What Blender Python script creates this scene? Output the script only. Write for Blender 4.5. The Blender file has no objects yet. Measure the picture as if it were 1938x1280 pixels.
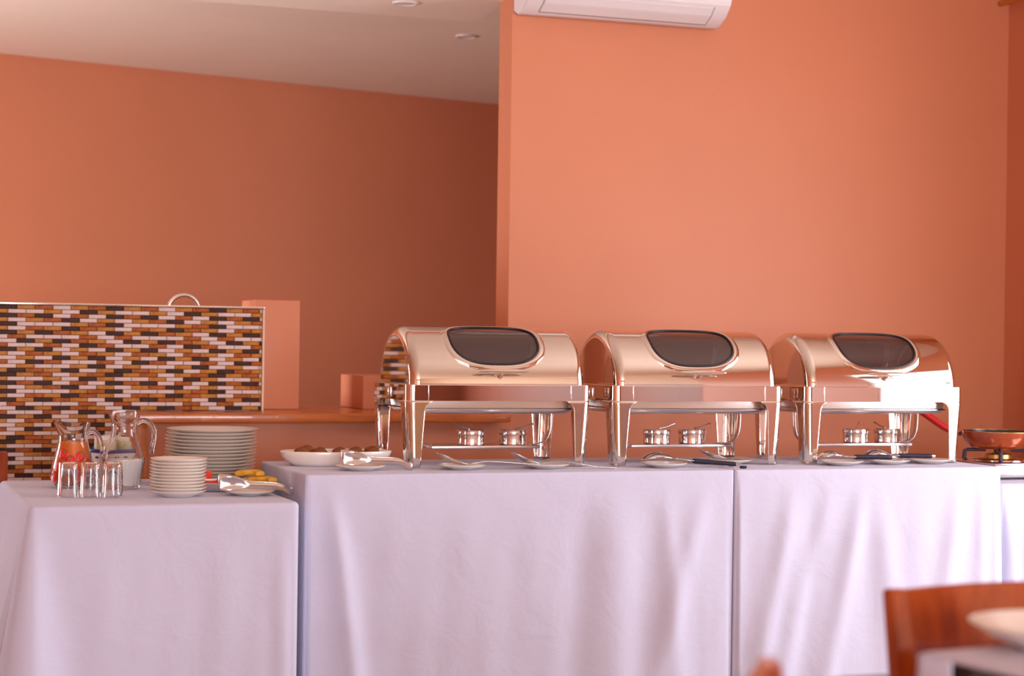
import bpy, bmesh, math, random
from mathutils import Vector, Matrix
random.seed(7)
PI = math.pi
S = bpy.context.scene
C = S.collection

# ------------------------------------------------------------------ camera
F_PX = 3500.0
TH, PH = math.radians(20.0), math.radians(0.8)
cd = bpy.data.cameras.new('camera'); cam = bpy.data.objects.new('camera', cd); C.objects.link(cam)
fw = Vector((math.sin(TH), math.cos(TH), 0)); rt = Vector((math.cos(TH), -math.sin(TH), 0)); up = Vector((0, 0, 1))
xc = rt * math.cos(PH) + up * math.sin(PH); yc = up * math.cos(PH) - rt * math.sin(PH); zc = -fw
m3 = Matrix((xc, yc, zc)).transposed()
cam.matrix_world = Matrix.Translation((0, 0, 1.16)) @ m3.to_4x4()
cd.sensor_fit = 'HORIZONTAL'; cd.sensor_width = 36.0; cd.lens = F_PX / 1938.0 * 36.0
cd.shift_y = 6.0 / 1938.0
cd.clip_start = 0.05; cd.clip_end = 100
cd.dof.use_dof = True; cd.dof.focus_distance = 5.95; cd.dof.aperture_fstop = 2.9
S.camera = cam

# ------------------------------------------------------------------ world, light, exposure
S.view_settings.view_transform = 'Standard'; S.view_settings.look = 'None'
S.view_settings.gamma = 1.0; S.view_settings.use_curve_mapping = False
S.view_settings.exposure = 0.06
S.cycles.use_denoising = True
S.cycles.max_bounces = 12; S.cycles.transmission_bounces = 12; S.cycles.glossy_bounces = 6; S.cycles.diffuse_bounces = 5
S.cycles.sample_clamp_indirect = 6.0
w = bpy.data.worlds.new('world'); S.world = w; w.use_nodes = True
bg = w.node_tree.nodes['Background']; bg.inputs[0].default_value = (0.75, 0.86, 1.0, 1); bg.inputs[1].default_value = 1.2

def area(name, loc, direction, sx, sy, power, col):
    l = bpy.data.lights.new(name, 'AREA'); l.shape = 'RECTANGLE'; l.size = sx; l.size_y = sy; l.energy = power; l.color = col
    o = bpy.data.objects.new(name, l); C.objects.link(o); o.location = loc
    o.rotation_euler = Vector(direction).to_track_quat('-Z', 'Y').to_euler()
    return o
DAY = (0.93, 0.92, 1.0)
area('window_right_offscreen', (4.99, 4.15, 1.20), (-1, 0, 0), 2.1, 2.1, 112, DAY)
area('window_rear_offscreen', (0.6, -5.09, 1.45), (0, 1, 0), 4.2, 1.7, 500, DAY)
area('window_bar_left_offscreen', (-1.59, 8.1, .95), (1, 0, 0), 1.3, 1.5, 150, DAY)

# ------------------------------------------------------------------ materials
MATS = {}
def mat(name, col, rough=0.5, metal=0.0, var=0.0, vscale=8.0, bump=0.0, bscale=60.0, trans=0.0, ior=1.45, coat=0.0, sheen=0.0, alpha=1.0, col2=None, stretch=None, spec=None):
    m = bpy.data.materials.new(name); m.use_nodes = True
    nt = m.node_tree; b = nt.nodes['Principled BSDF']
    b.inputs['Base Color'].default_value = (*col, 1); b.inputs['Roughness'].default_value = rough; b.inputs['Metallic'].default_value = metal
    b.inputs['Transmission Weight'].default_value = trans; b.inputs['IOR'].default_value = ior
    b.inputs['Coat Weight'].default_value = coat; b.inputs['Sheen Weight'].default_value = sheen; b.inputs['Alpha'].default_value = alpha
    if spec is not None: b.inputs['Specular IOR Level'].default_value = spec
    tc = None
    def coords():
        nonlocal tc
        if tc is None:
            t = nt.nodes.new('ShaderNodeTexCoord'); mp = nt.nodes.new('ShaderNodeMapping')
            nt.links.new(t.outputs['Object'], mp.inputs['Vector'])
            if stretch: mp.inputs['Scale'].default_value = stretch
            tc = mp
        return tc.outputs['Vector']
    if var > 0 or col2:
        n = nt.nodes.new('ShaderNodeTexNoise'); n.inputs['Scale'].default_value = vscale; n.inputs['Detail'].default_value = 5
        nt.links.new(coords(), n.inputs['Vector'])
        r = nt.nodes.new('ShaderNodeValToRGB')
        a = [max(0, c * (1 - var)) for c in col]; bb = col2 if col2 else [min(1, c * (1 + var)) for c in col]
        r.color_ramp.elements[0].color = (*a, 1); r.color_ramp.elements[1].color = (*bb, 1)
        r.color_ramp.elements[0].position = 0.3; r.color_ramp.elements[1].position = 0.7
        nt.links.new(n.outputs['Fac'], r.inputs['Fac']); nt.links.new(r.outputs['Color'], b.inputs['Base Color'])
    if bump > 0:
        n = nt.nodes.new('ShaderNodeTexNoise'); n.inputs['Scale'].default_value = bscale; n.inputs['Detail'].default_value = 4
        nt.links.new(coords(), n.inputs['Vector'])
        bp = nt.nodes.new('ShaderNodeBump'); bp.inputs['Strength'].default_value = bump; bp.inputs['Distance'].default_value = 0.01
        nt.links.new(n.outputs['Fac'], bp.inputs['Height']); nt.links.new(bp.outputs['Normal'], b.inputs['Normal'])
    MATS[name] = m
    return m
ORANGE = mat('orange_paint', (0.65, 0.236, 0.118), 0.48, var=0.02, vscale=2.0, bump=0.05, bscale=90, spec=0.5)
CEIL = mat('cream_ceiling', (0.88, 0.77, 0.65), 0.75, var=0.02, vscale=2.0)
REFL_CREAM = mat('cream_for_reflections', (0.74, 0.58, 0.43), 0.6, var=0.02, vscale=2.0)  # invented for unseen walls, lightens the dome reflections and adds bounce
REFL_BROWN = mat('brown_for_reflections', (0.30, 0.105, 0.070), 0.5, var=0.05, vscale=3.0)  # invented for unseen walls, darkens what the steel rails mirror
FLOOR = mat('brown_floor_tile', (0.42, 0.27, 0.16), 0.35, var=0.2, vscale=4.0)
GROUT = mat('grout', (0.16, 0.08, 0.05), 0.8)
WOOD = mat('varnished_wood', (0.46, 0.105, 0.014), 0.3, col2=(0.62, 0.17, 0.028), var=0.1, vscale=6, stretch=(1, 9, 9), coat=0.4)
CHAIRW = mat('mahogany_wood', (0.30, 0.042, 0.008), 0.12, col2=(0.44, 0.08, 0.012), var=0.1, vscale=5, stretch=(7, 7, 1.2), coat=0.5)
DARKW = mat('dark_wood', (0.035, 0.018, 0.02), 0.5, var=0.2)
STEEL = mat('polished_steel', (0.79, 0.72, 0.655), 0.045, 1.0)
STEEL2 = mat('brushed_steel', (0.78, 0.73, 0.72), 0.27, 1.0, bump=0.03, bscale=200, stretch=(1, 40, 40))
STEEL3 = mat('satin_steel', (0.74, 0.70, 0.69), 0.14, 1.0)
CHROME = mat('chrome', (0.9, 0.9, 0.9), 0.06, 1.0)
TINT = mat('tinted_lid_glass', (0.055, 0.026, 0.024), 0.05, 0.0, coat=0.6, alpha=0.93)
BLACK = mat('black_gasket', (0.02, 0.012, 0.015), 0.4)
BLACKP = mat('black_plastic', (0.018, 0.012, 0.03), 0.4)
CHINA = mat('white_china', (0.86, 0.78, 0.70), 0.16, coat=0.3)
GLASS = mat('clear_glass', (1, 1, 1), 0.0, trans=1.0, ior=1.45)
MILK = mat('milk', (0.93, 0.87, 0.83), 0.35)
JUICE = mat('orange_juice', (0.95, 0.21, 0.012), 0.3, var=0.08, vscale=20)
STRAW = mat('strawberry_red', (0.72, 0.02, 0.02), 0.35)
SEED = mat('pale_seed', (0.9, 0.6, 0.55), 0.4)
LEAF = mat('leaf_green', (0.12, 0.22, 0.03), 0.5)
PLASTIC = mat('white_plastic', (0.80, 0.76, 0.76), 0.35)
GREY = mat('grey_seam', (0.25, 0.2, 0.2), 0.5)
BROWNF = mat('fried_brown', (0.23, 0.065, 0.012), 0.65, var=0.25, vscale=40, bump=0.4, bscale=90)
REDF = mat('watermelon_red', (0.80, 0.05, 0.02), 0.3, var=0.15, vscale=50)
YELF = mat('pineapple_yellow', (0.75, 0.40, 0.03), 0.35, var=0.15, vscale=60, bump=0.2, bscale=120)
ORF = mat('papaya_orange', (0.80, 0.17, 0.03), 0.35, var=0.1, vscale=40)
BLUE = mat('blue_band', (0.05, 0.04, 0.22), 0.25)
SACHY = mat('yellow_sachet', (0.62, 0.45, 0.05), 0.4, col2=(0.85, 0.82, 0.75), var=0.1, vscale=30)
SACHW = mat('white_sachet', (0.82, 0.80, 0.80), 0.4)
SACHG = mat('green_sachet', (0.25, 0.30, 0.05), 0.4, col2=(0.75, 0.72, 0.5), var=0.1, vscale=35)
COPPER = mat('copper_enamel', (0.40, 0.07, 0.018), 0.22, 0.45, coat=0.5)
NONSTICK = mat('nonstick_black', (0.03, 0.02, 0.025), 0.3)
REDP = mat('red_plastic', (0.50, 0.012, 0.012), 0.3)
BRASS = mat('brass', (0.65, 0.40, 0.12), 0.3, 1.0)
IRON = mat('cast_iron', (0.035, 0.02, 0.05), 0.5)
BEIGE = mat('beige_curtain', (0.62, 0.38, 0.17), 0.8, var=0.05, sheen=0.2)
TRIMW = mat('cream_trim', (0.80, 0.60, 0.42), 0.4)
PALE = mat('pale_pink_paint', (0.60, 0.165, 0.068), 0.5)
LAMPG = mat('frosted_lamp_glass', (0.72, 0.66, 0.62), 0.4)
TW = mat('mosaic_white', (0.74, 0.58, 0.54), 0.5, spec=0.3, var=0.06, vscale=60)
TA = mat('mosaic_amber', (0.50, 0.18, 0.018), 0.5, spec=0.3, col2=(0.60, 0.26, 0.04), var=0.2, vscale=70)
TO = mat('mosaic_orange', (0.30, 0.07, 0.005), 0.5, spec=0.3, col2=(0.52, 0.13, 0.010), var=0.2, vscale=70)
TD = mat('mosaic_dark', (0.06, 0.022, 0.015), 0.5, spec=0.2, var=0.3, vscale=70)

def cloth_mat(name, col):
    m = mat(name, col, 0.85, sheen=0.15)
    nt = m.node_tree; b = nt.nodes['Principled BSDF']
    t = nt.nodes.new('ShaderNodeTexCoord')
    n1 = nt.nodes.new('ShaderNodeTexNoise'); n1.inputs['Scale'].default_value = 9; n1.inputs['Detail'].default_value = 6; n1.inputs['Distortion'].default_value = 0.6
    n2 = nt.nodes.new('ShaderNodeTexNoise'); n2.inputs['Scale'].default_value = 450; n2.inputs['Detail'].default_value = 1
    nt.links.new(t.outputs['Object'], n1.inputs['Vector']); nt.links.new(t.outputs['Object'], n2.inputs['Vector'])
    b1 = nt.nodes.new('ShaderNodeBump'); b1.inputs['Strength'].default_value = 0.2; b1.inputs['Distance'].default_value = 0.02
    b2 = nt.nodes.new('ShaderNodeBump'); b2.inputs['Strength'].default_value = 0.12; b2.inputs['Distance'].default_value = 0.002
    nt.links.new(n1.outputs['Fac'], b1.inputs['Height']); nt.links.new(n2.outputs['Fac'], b2.inputs['Height'])
    nt.links.new(b1.outputs['Normal'], b2.inputs['Normal']); nt.links.new(b2.outputs['Normal'], b.inputs['Normal'])
    return m
CLOTH = cloth_mat('white_tablecloth', (0.57, 0.57, 0.72))

# ------------------------------------------------------------------ helpers
def link(name, me, parent=None):
    o = bpy.data.objects.new(name, me); C.objects.link(o)
    if parent: o.parent = parent
    return o
def mesh(name, V, Fc, m, parent=None, smooth=True, normals=None, sharp=None):
    me = bpy.data.meshes.new(name); me.from_pydata([tuple(v) for v in V], [], Fc); me.update()
    for mm in (m if isinstance(m, (list, tuple)) else [m]): me.materials.append(mm)
    if smooth: me.polygons.foreach_set('use_smooth', [True] * len(me.polygons))
    if normals: me.normals_split_custom_set_from_vertices([tuple(n) for n in normals])
    elif smooth and sharp: me.set_sharp_from_angle(angle=math.radians(sharp))
    return link(name, me, parent)
def tag(o, label, cat, group=None):
    o['label'] = label; o['category'] = cat
    if group: o['group'] = group
    return o
def struct(o): o['kind'] = 'structure'; return o
def thing(name, label, cat, loc=(0, 0, 0), rz=0, group=None):
    o = link(name, None); o.location = loc; o.rotation_euler = (0, 0, rz); o.empty_display_size = 0.05
    return tag(o, label, cat, group)
def copy_tree(o, parent=None):
    c = o.copy(); C.objects.link(c); c.parent = parent
    for ch in o.children: copy_tree(ch, c)
    return c
def bm_obj(name, bm, m, parent=None, smooth=True, sharp=35):
    me = bpy.data.meshes.new(name); bm.to_mesh(me); bm.free(); me.materials.append(m)
    if smooth:
        me.polygons.foreach_set('use_smooth', [True] * len(me.polygons)); me.set_sharp_from_angle(angle=math.radians(sharp))
    return link(name, me, parent)
def boxes(name, bl, m, parent=None, bevel=0.0, seg=2):
    bm = bmesh.new()
    for (a, b) in bl:
        r = bmesh.ops.create_cube(bm, size=1)
        for v in r['verts']:
            v.co = Vector([(a[i] + b[i]) / 2 + v.co[i] * (b[i] - a[i]) for i in range(3)])
    if bevel > 0: bmesh.ops.bevel(bm, geom=bm.edges[:], offset=bevel, segments=seg, affect='EDGES', profile=0.5)
    return bm_obj(name, bm, m, parent, smooth=bevel > 0)
def box(name, a, b, m, parent=None, bevel=0.0, seg=2): return boxes(name, [(a, b)], m, parent, bevel, seg)
def lathe(name, prof, m, parent=None, n=48, loc=(0, 0, 0), fn=None, sharp=40, close=True):
    V, Fc = [], []
    for (r, z) in prof:
        for k in range(n):
            a = 2 * PI * k / n; p = Vector((r * math.cos(a), r * math.sin(a), z))
            if fn: p = fn(p, a, r, z)
            V.append(p + Vector(loc))
    for i in range(len(prof) - 1):
        for k in range(n):
            k2 = (k + 1) % n; Fc.append((i * n + k, i * n + k2, (i + 1) * n + k2, (i + 1) * n + k))
    if close:
        if prof[0][0] > 1e-6: Fc.append(tuple(reversed(range(n))))
        if prof[-1][0] > 1e-6: Fc.append(tuple(range((len(prof) - 1) * n, len(prof) * n)))
    return mesh(name, V, Fc, m, parent, sharp=sharp)
def tube(name, pts, rad, m, parent=None, n=10, ref=None, flat=1.0):
    pts = [Vector(p) for p in pts]; V, Fc = [], []
    rads = rad if isinstance(rad, (list, tuple)) else [rad] * len(pts)
    ref = Vector(ref) if ref else Vector((0.13, 0.2, 1)).normalized()
    prev = None
    for i, p in enumerate(pts):
        t = (pts[min(i + 1, len(pts) - 1)] - pts[max(i - 1, 0)]).normalized()
        u = (prev if prev is not None else ref); u = (u - t * u.dot(t))
        if u.length < 1e-5: u = t.orthogonal()
        u.normalize(); v = t.cross(u); prev = u
        for k in range(n):
            a = 2 * PI * k / n; V.append(p + u * math.cos(a) * rads[i] + v * math.sin(a) * rads[i] * flat)
    for i in range(len(pts) - 1):
        for k in range(n):
            k2 = (k + 1) % n; Fc.append((i * n + k, i * n + k2, (i + 1) * n + k2, (i + 1) * n + k))
    Fc.append(tuple(reversed(range(n)))); Fc.append(tuple(range((len(pts) - 1) * n, len(pts) * n)))
    return mesh(name, V, Fc, m, parent, sharp=50)
def spline(pts, n=6):
    P = [Vector(p) for p in pts]; out = []
    for i in range(len(P) - 1):
        p0, p1, p2, p3 = P[max(i - 1, 0)], P[i], P[i + 1], P[min(i + 2, len(P) - 1)]
        for k in range(n):
            t = k / n
            out.append(0.5 * ((2 * p1) + (p2 - p0) * t + (2 * p0 - 5 * p1 + 4 * p2 - p3) * t * t + (3 * p1 - p0 - 3 * p2 + p3) * t ** 3))
    out.append(P[-1]); return out
def extrude_poly(name, poly, axis, a, b, m, parent=None, bevel=0.0, smooth=False):
    """poly: 2-D outline; axis 'x' -> (y,z) outline, 'y' -> (x,z), 'z' -> (x,y)"""
    bm = bmesh.new()
    def P(p, d): return {'x': (d, p[0], p[1]), 'y': (p[0], d, p[1]), 'z': (p[0], p[1], d)}[axis]
    A = [bm.verts.new(P(p, a)) for p in poly]; B = [bm.verts.new(P(p, b)) for p in poly]
    bm.faces.new(A); bm.faces.new(list(reversed(B)))
    n = len(poly)
    for i in range(n): bm.faces.new((A[i], B[i], B[(i + 1) % n], A[(i + 1) % n]))
    bmesh.ops.recalc_face_normals(bm, faces=bm.faces[:])
    if bevel > 0: bmesh.ops.bevel(bm, geom=bm.edges[:], offset=bevel, segments=2, affect='EDGES')
    return bm_obj(name, bm, m, parent, smooth=smooth or bevel > 0)
def solid(o, t, off=0.0):
    md = o.modifiers.new('thickness', 'SOLIDIFY'); md.thickness = t; md.offset = off; return o
def ribbon(name, pts, wid, m, parent=None, wdir=(0, 1, 0), cup=None, thick=0.0016, n=7):
    """strip along pts; wid half widths; cup = depth of the hollow (positive: hollow up)"""
    pts = [Vector(p) for p in pts]; W = Vector(wdir).normalized(); V, Fc = [], []
    for i, p in enumerate(pts):
        t = (pts[min(i + 1, len(pts) - 1)] - pts[max(i - 1, 0)]).normalized()
        nn = t.cross(W).normalized()
        if nn.z < 0 and abs(nn.z) > 0.3: nn = -nn
        c = cup[i] if cup else 0.0
        for k in range(n):
            s = -1 + 2 * k / (n - 1)
            V.append(p + W * wid[i] * s - nn * c * (1 - s * s))
    for i in range(len(pts) - 1):
        for k in range(n - 1): Fc.append((i * n + k, i * n + k + 1, (i + 1) * n + k + 1, (i + 1) * n + k))
    return solid(mesh(name, V, Fc, m, parent), thick)

# ------------------------------------------------------------------ room shell
XR, XL, YB, YR = 4.884, -3.0, 7.0, -5.0
struct(box('floor', (XL - .2, YR - .2, -0.1), (7.0, 12.6, 0), FLOOR))
struct(box('ceiling', (XL - .2, YR - .2, 3.0), (XR + .2, YB + .15, 3.1), CEIL))
struct(box('ceiling_bar', (XL - .2, YB + .15, 2.70), (7.0, 12.6, 2.80), CEIL))
struct(box('trim_1', (XL, YB + .0, 2.55), (2.575, 7.64, 2.6999), CEIL))          # dropped ceiling strip over the bar opening
struct(box('wall_lintel', (XL, YB, 2.70), (2.53, YB + .15, 3.0), ORANGE))
struct(box('wall_back', (2.53, YB, 0), (XR + .2, YB + .15, 3.0), ORANGE))
# right wall with its window opening
ro = boxes('wall_right', [((XR, 1.2, 0), (XR + .12, 3.1, 3.0)), ((XR, 5.2, 0), (XR + .12, YB, 3.0)), ((XR, 3.1, 0), (XR + .12, 5.2, .15)), ((XR, 3.1, 2.25), (XR + .12, 5.2, 3.0))], ORANGE)
struct(ro)
struct(box('wall_right_near', (XR, YR, 1.35), (XR + .12, 1.2, 3.0), REFL_CREAM))  # unseen stretch of wall, its cream made up for champagne-toned domes
struct(box('wall_right_added_band', (XR - .004, YR, 0), (XR + .12, 1.2, 1.35), REFL_BROWN))  # added out of view so the chafing dish rails mirror brown
struct(box('wall_rear_added_band', (2.7, YR, 0), (XR - .004, YR + .004, 1.35), REFL_BROWN))  # added band behind the camera, only there for the steel reflections
struct(boxes('wall_rear', [((XL, YR - .12, 0), (-1.5, YR, 3)), ((2.7, YR - .12, 0), (XR, YR, 3)), ((-1.5, YR - .12, 0), (2.7, YR, .6)), ((-1.5, YR - .12, 2.3), (2.7, YR, 3))], REFL_CREAM))  # unseen wall, its cream made up for the reflections in the steel
struct(box('wall_left', (XL - .12, YR, 0), (XL, YB, 3.0), ORANGE))
struct(boxes('wall_bar_side', [((-1.6, YB + .15, 0), (-1.5, 7.45, 2.7)), ((-1.6, 8.85, 0), (-1.5, 9.88, 2.7)), ((-1.6, 7.45, 0), (-1.5, 8.85, .3)), ((-1.6, 7.45, 1.6), (-1.5, 8.85, 2.7))], ORANGE))
struct(box('wall_bar_front', (XL, YB, 0), (-1.5, YB + .15, 2.7), ORANGE))
# far wall of the bar room (stands at an angle)
fa, fb = Vector((-1.6, 9.86)), Vector((6.6, 12.03)); dn = (fb - fa).normalized(); nr = Vector((-dn.y, dn.x)) * .12
fv = [fa, fb, fb + nr, fa + nr]
struct(extrude_poly('wall_far', [tuple(p) for p in fv], 'z', 0, 2.7, ORANGE))
struct(box('wall_bar_end', (6.4, YB + .15, 0), (6.5, 12.1, 2.7), ORANGE))
def window(name, y0, y1, z0, z1, x=None, y=None, nv=3):
    root = link(name, None); struct(root); t = .05
    def bx(n, a, b):
        if x is not None: box(n, (x - .02, a[0], a[1]), (x + .06, b[0], b[1]), PLASTIC, root, .006)
        else: box(n, (a[0], y - .06, a[1]), (b[0], y + .02, b[1]), PLASTIC, root, .006)
    bx('window_frame', (y0, z0), (y1, z0 + t)); bx('window_frame', (y0, z1 - t), (y1, z1))
    bx('transom', (y0 + t, (z0 + z1) / 2 + .12), (y1 - t, (z0 + z1) / 2 + .18))
    for k in range(nv + 1):
        c = y0 + t / 2 + (y1 - y0 - t) * k / nv; bx('mullion', (c - t / 2, z0 + t), (c + t / 2, z1 - t))
window('window_1', 3.1, 5.2, .15, 2.25, x=XR + .03)
window('window_2', -1.5, 2.7, .6, 2.3, y=YR - .03, nv=4)
window('window_3', 7.45, 8.85, .3, 1.6, x=-1.56, nv=2)


# bar half wall, ledges
struct(box('wall_counter', (1.09, 6.99, 0), (2.529, 7.14, 0.8375), ORANGE))
struct(box('wall_post', (1.562, 7.306, .873), (1.748, 7.56, 1.312), ORANGE, bevel=.004))
struct(box('wall_ledge', (2.012, 7.30, .873), (2.52, 7.655, 1.010), ORANGE, bevel=.004))

# mosaic partition with its tiles
tw = struct(box('wall_mosaic', (-.6, 7.19, 0), (1.566, 7.30, 1.272), GROUT))
struct(box('trim_2', (-.6, 7.172, 1.272), (1.574, 7.305, 1.281), CHROME, bevel=.002))
struct(box('trim_3', (1.5665, 7.172, 0), (1.5745, 7.305, 1.272), TRIMW, bevel=.002))
PAT = ['DAOWAO', 'WWAWDA', 'DODWOW', 'WAODWA', 'DWWWAO', 'WOADOA', 'DADOAW', 'OWWWOW', 'WDADOA', 'WWOWDO', 'DADWAW', 'WOAWOA', 'WAWDAD', 'WDOWWO', 'WAWWAD', 'DOADWA']
PW, PH_, X0 = .0662, .0159, .630 - .0662
TM = {'W': TW, 'A': TA, 'O': TO, 'D': TD}
def tile_geo(wd, ht=PH_ - .0016, d=.009):
    b = .0016; hw, hh = wd / 2, ht / 2
    V = [(-hw, 0, -hh), (hw, 0, -hh), (hw, 0, hh), (-hw, 0, hh), (-hw, -d + b, -hh), (hw, -d + b, -hh), (hw, -d + b, hh), (-hw, -d + b, hh),
         (-hw + b, -d, -hh + b), (hw - b, -d, -hh + b), (hw - b, -d, hh - b), (-hw + b, -d, hh - b)]
    Fc = []
    for k in range(4):
        j = (k + 1) % 4; Fc.append((k, j, 4 + j, 4 + k)); Fc.append((4 + k, 4 + j, 8 + j, 8 + k))
    Fc.append((8, 9, 10, 11)); return V, Fc
tmesh = {}
spots = []
for r in range(80):
    zt = 1.2715 - r * PH_ - PH_ / 2
    if zt < .01: break
    off = 0 if r % 2 == 0 else -PW / 2
    for c in range(-18, 16):
        xa = X0 + off + c * PW; xb = xa + PW - .0018
        xa, xb = max(xa, -.6), min(xb, 1.565)
        if xb - xa < .008: continue
        idx = (c - (0 if r % 2 == 0 else 1)) % 6
        # odd rows of the pattern start at the first half-brick edge
        spots.append((r, xa, xb, zt, PAT[r % 16][idx]))
vis = [s for s in spots if s[2] > .545 and (s[3] > .875 or (s[2] < 1.10 and s[3] > .60))]
pick = set(id(s) for s in sorted(vis, key=lambda s: (s[0], s[1]))[:300])
rest = []
for s in spots:
    r, xa, xb, zt, k = s; wd = round(xb - xa, 4)
    if id(s) in pick:
        if (wd, k) not in tmesh:
            V, Fc = tile_geo(wd); me = bpy.data.meshes.new('mosaic_tile'); me.from_pydata(V, [], Fc); me.materials.append(TM[k]); tmesh[(wd, k)] = me
        o = link('mosaic_tile', tmesh[(wd, k)], tw); o.location = ((xa + xb) / 2, 7.19, zt)
    else: rest.append(s)
V, Fc, MI = [], [], []
for r, xa, xb, zt, k in rest:
    v, f = tile_geo(xb - xa); n0 = len(V)
    V += [((xa + xb) / 2 + p[0], 7.19 + p[1], zt + p[2]) for p in v]; Fc += [tuple(n0 + i for i in q) for q in f]; MI += ['WAOD'.index(k)] * len(f)
o = mesh('mosaic_tiling', V, Fc, [TW, TA, TO, TD], tw, smooth=False); o['kind'] = 'stuff'
o.data.polygons.foreach_set('material_index', MI)

# ------------------------------------------------------------------ bar counter, tap, lights, air conditioner, curtain
bc = thing('bar_counter', 'varnished orange-brown wooden counter top on the salmon half wall below the mosaic', 'counter', (1.05, 6.88, 0))
box('worktop', (-.008, 0, .838), (1.456, .288, .873), WOOD, bc, .006, 3)
struct(box('trim_4', (1.045, 6.95, 0), (1.085, 7.170, .837), WOOD, None, .004))
tag(box('bar_shelf', (1.58, 7.195, .838), (2.506, 7.70, .8725), WOOD, None, .003), 'wooden bar shelf behind the counter carrying the salmon block and ledge', 'shelf')
fp = thing('faucet', 'chrome gooseneck tap arching up behind the mosaic partition', 'tap', (1.30, 7.42, 1.0))
tube('spout', spline([(-.075, 0, 0), (-.073, 0, .18), (-.066, 0, .27), (-.04, 0, .312), (0, 0, .326), (.04, 0, .312), (.064, 0, .27), (.07, 0, .2), (.07, 0, .16)], 6), .0085, CHROME, fp, 12)
lathe('base', [(.028, -.012), (.028, .006), (.014, .018), (.012, .05)], CHROME, fp, 20, loc=(-.075, 0, 0))
lathe('tip', [(.0105, .14), (.0105, .165), (.009, .168)], CHROME, fp, 16, loc=(.07, 0, 0))
sh = struct(box('wall_sink_shelf', (-.6, 7.3052, .94), (1.555, 7.62, .988), ORANGE))
for loc, lb in (((2.96, 8.868, 2.70), 'round recessed downlight in the higher cream ceiling of the bar'), ((2.176, 7.321, 2.55), 'round recessed downlight in the dropped ceiling strip')):
    dl = thing('downlight', lb, 'downlight', loc)
    lathe('trim_ring', [(.040, -.004), (.043, -.008), (.052, -.008), (.056, -.001), (.056, .0), (.040, .0)], LAMPG, dl, 32)
    lathe('lens', [(.0, -.003), (.0395, -.003)], CEIL, dl, 32, close=False)
ac = thing('air_conditioner', 'white split air conditioner mounted high on the salmon wall', 'air conditioner', (2.535, 7.0, 2.468))
prof = [(0, .02), (-.05, .0), (-.09, .003), (-.155, .035), (-.195, .075), (-.21, .11), (-.213, .29), (-.19, .30), (0, .30)]
extrude_poly('casing', prof, 'x', 0, .875, PLASTIC, ac, .004)
def ac_at(t, h):                       # point on the underside profile between wall and front, h proud of it
    q = [Vector(p) for p in prof[1:6]]; L = [(q[i + 1] - q[i]).length for i in range(4)]; d = t * sum(L)
    for i in range(4):
        if d <= L[i] or i == 3:
            e = (q[i + 1] - q[i]).normalized(); return tuple(q[i] + e * d + Vector((e.y, -e.x)) * -h)
        d -= L[i]
def ac_strip(name, t0, t1, x0, x1, m, h=.0012):
    n = 8; A = [ac_at(t0 + (t1 - t0) * i / n, -.001) for i in range(n + 1)]; B = [ac_at(t0 + (t1 - t0) * i / n, h) for i in range(n + 1)]
    return extrude_poly(name, A + B[::-1], 'x', x0, x1, m, ac)
ac_strip('air_flap', .27, .73, .075, .80, PLASTIC, .0025)
ac_strip('flap_gap', .235, .255, .070, .806, GREY)
for xx in (.068, .804): ac_strip('flap_gap', .25, .76, xx, xx + .0025, GREY)
ac_strip('panel_gap', .79, .85, .004, .871, PLASTIC)
extrude_poly('front_panel', [(-.2135, .118), (-.222, .125), (-.222, .285), (-.2135, .29)], 'x', .0, .875, PLASTIC, ac, .003)

cu = []; cf = []; NZ, NS = 24, 60
for i in range(NZ + 1):
    z = .02 + 2.65 * i / NZ
    yl = 6.79 - .12 * max(0, z - .45); w_ = .55 + .1 * (1 - z / 2.7)
    for k in range(NS + 1):
        s = k / NS; cu.append((XR - .055 + .028 * math.sin(s * 44 + .5 * math.sin(z)), yl - w_ * s, z))
for i in range(NZ):
    for k in range(NS): a = i * (NS + 1) + k; cf.append((a, a + 1, a + NS + 2, a + NS + 1))
cur = thing('curtain', 'beige curtain hanging on the side wall beyond the gas stove', 'curtain', (0, 0, 0))
solid(mesh('curtain_panel', cu, cf, BEIGE, cur), .003)
tube('curtain_rod', [(XR - .055, 6.98, 2.69), (XR - .055, 6.1, 2.69)], .012, BRASS, cur)

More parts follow.
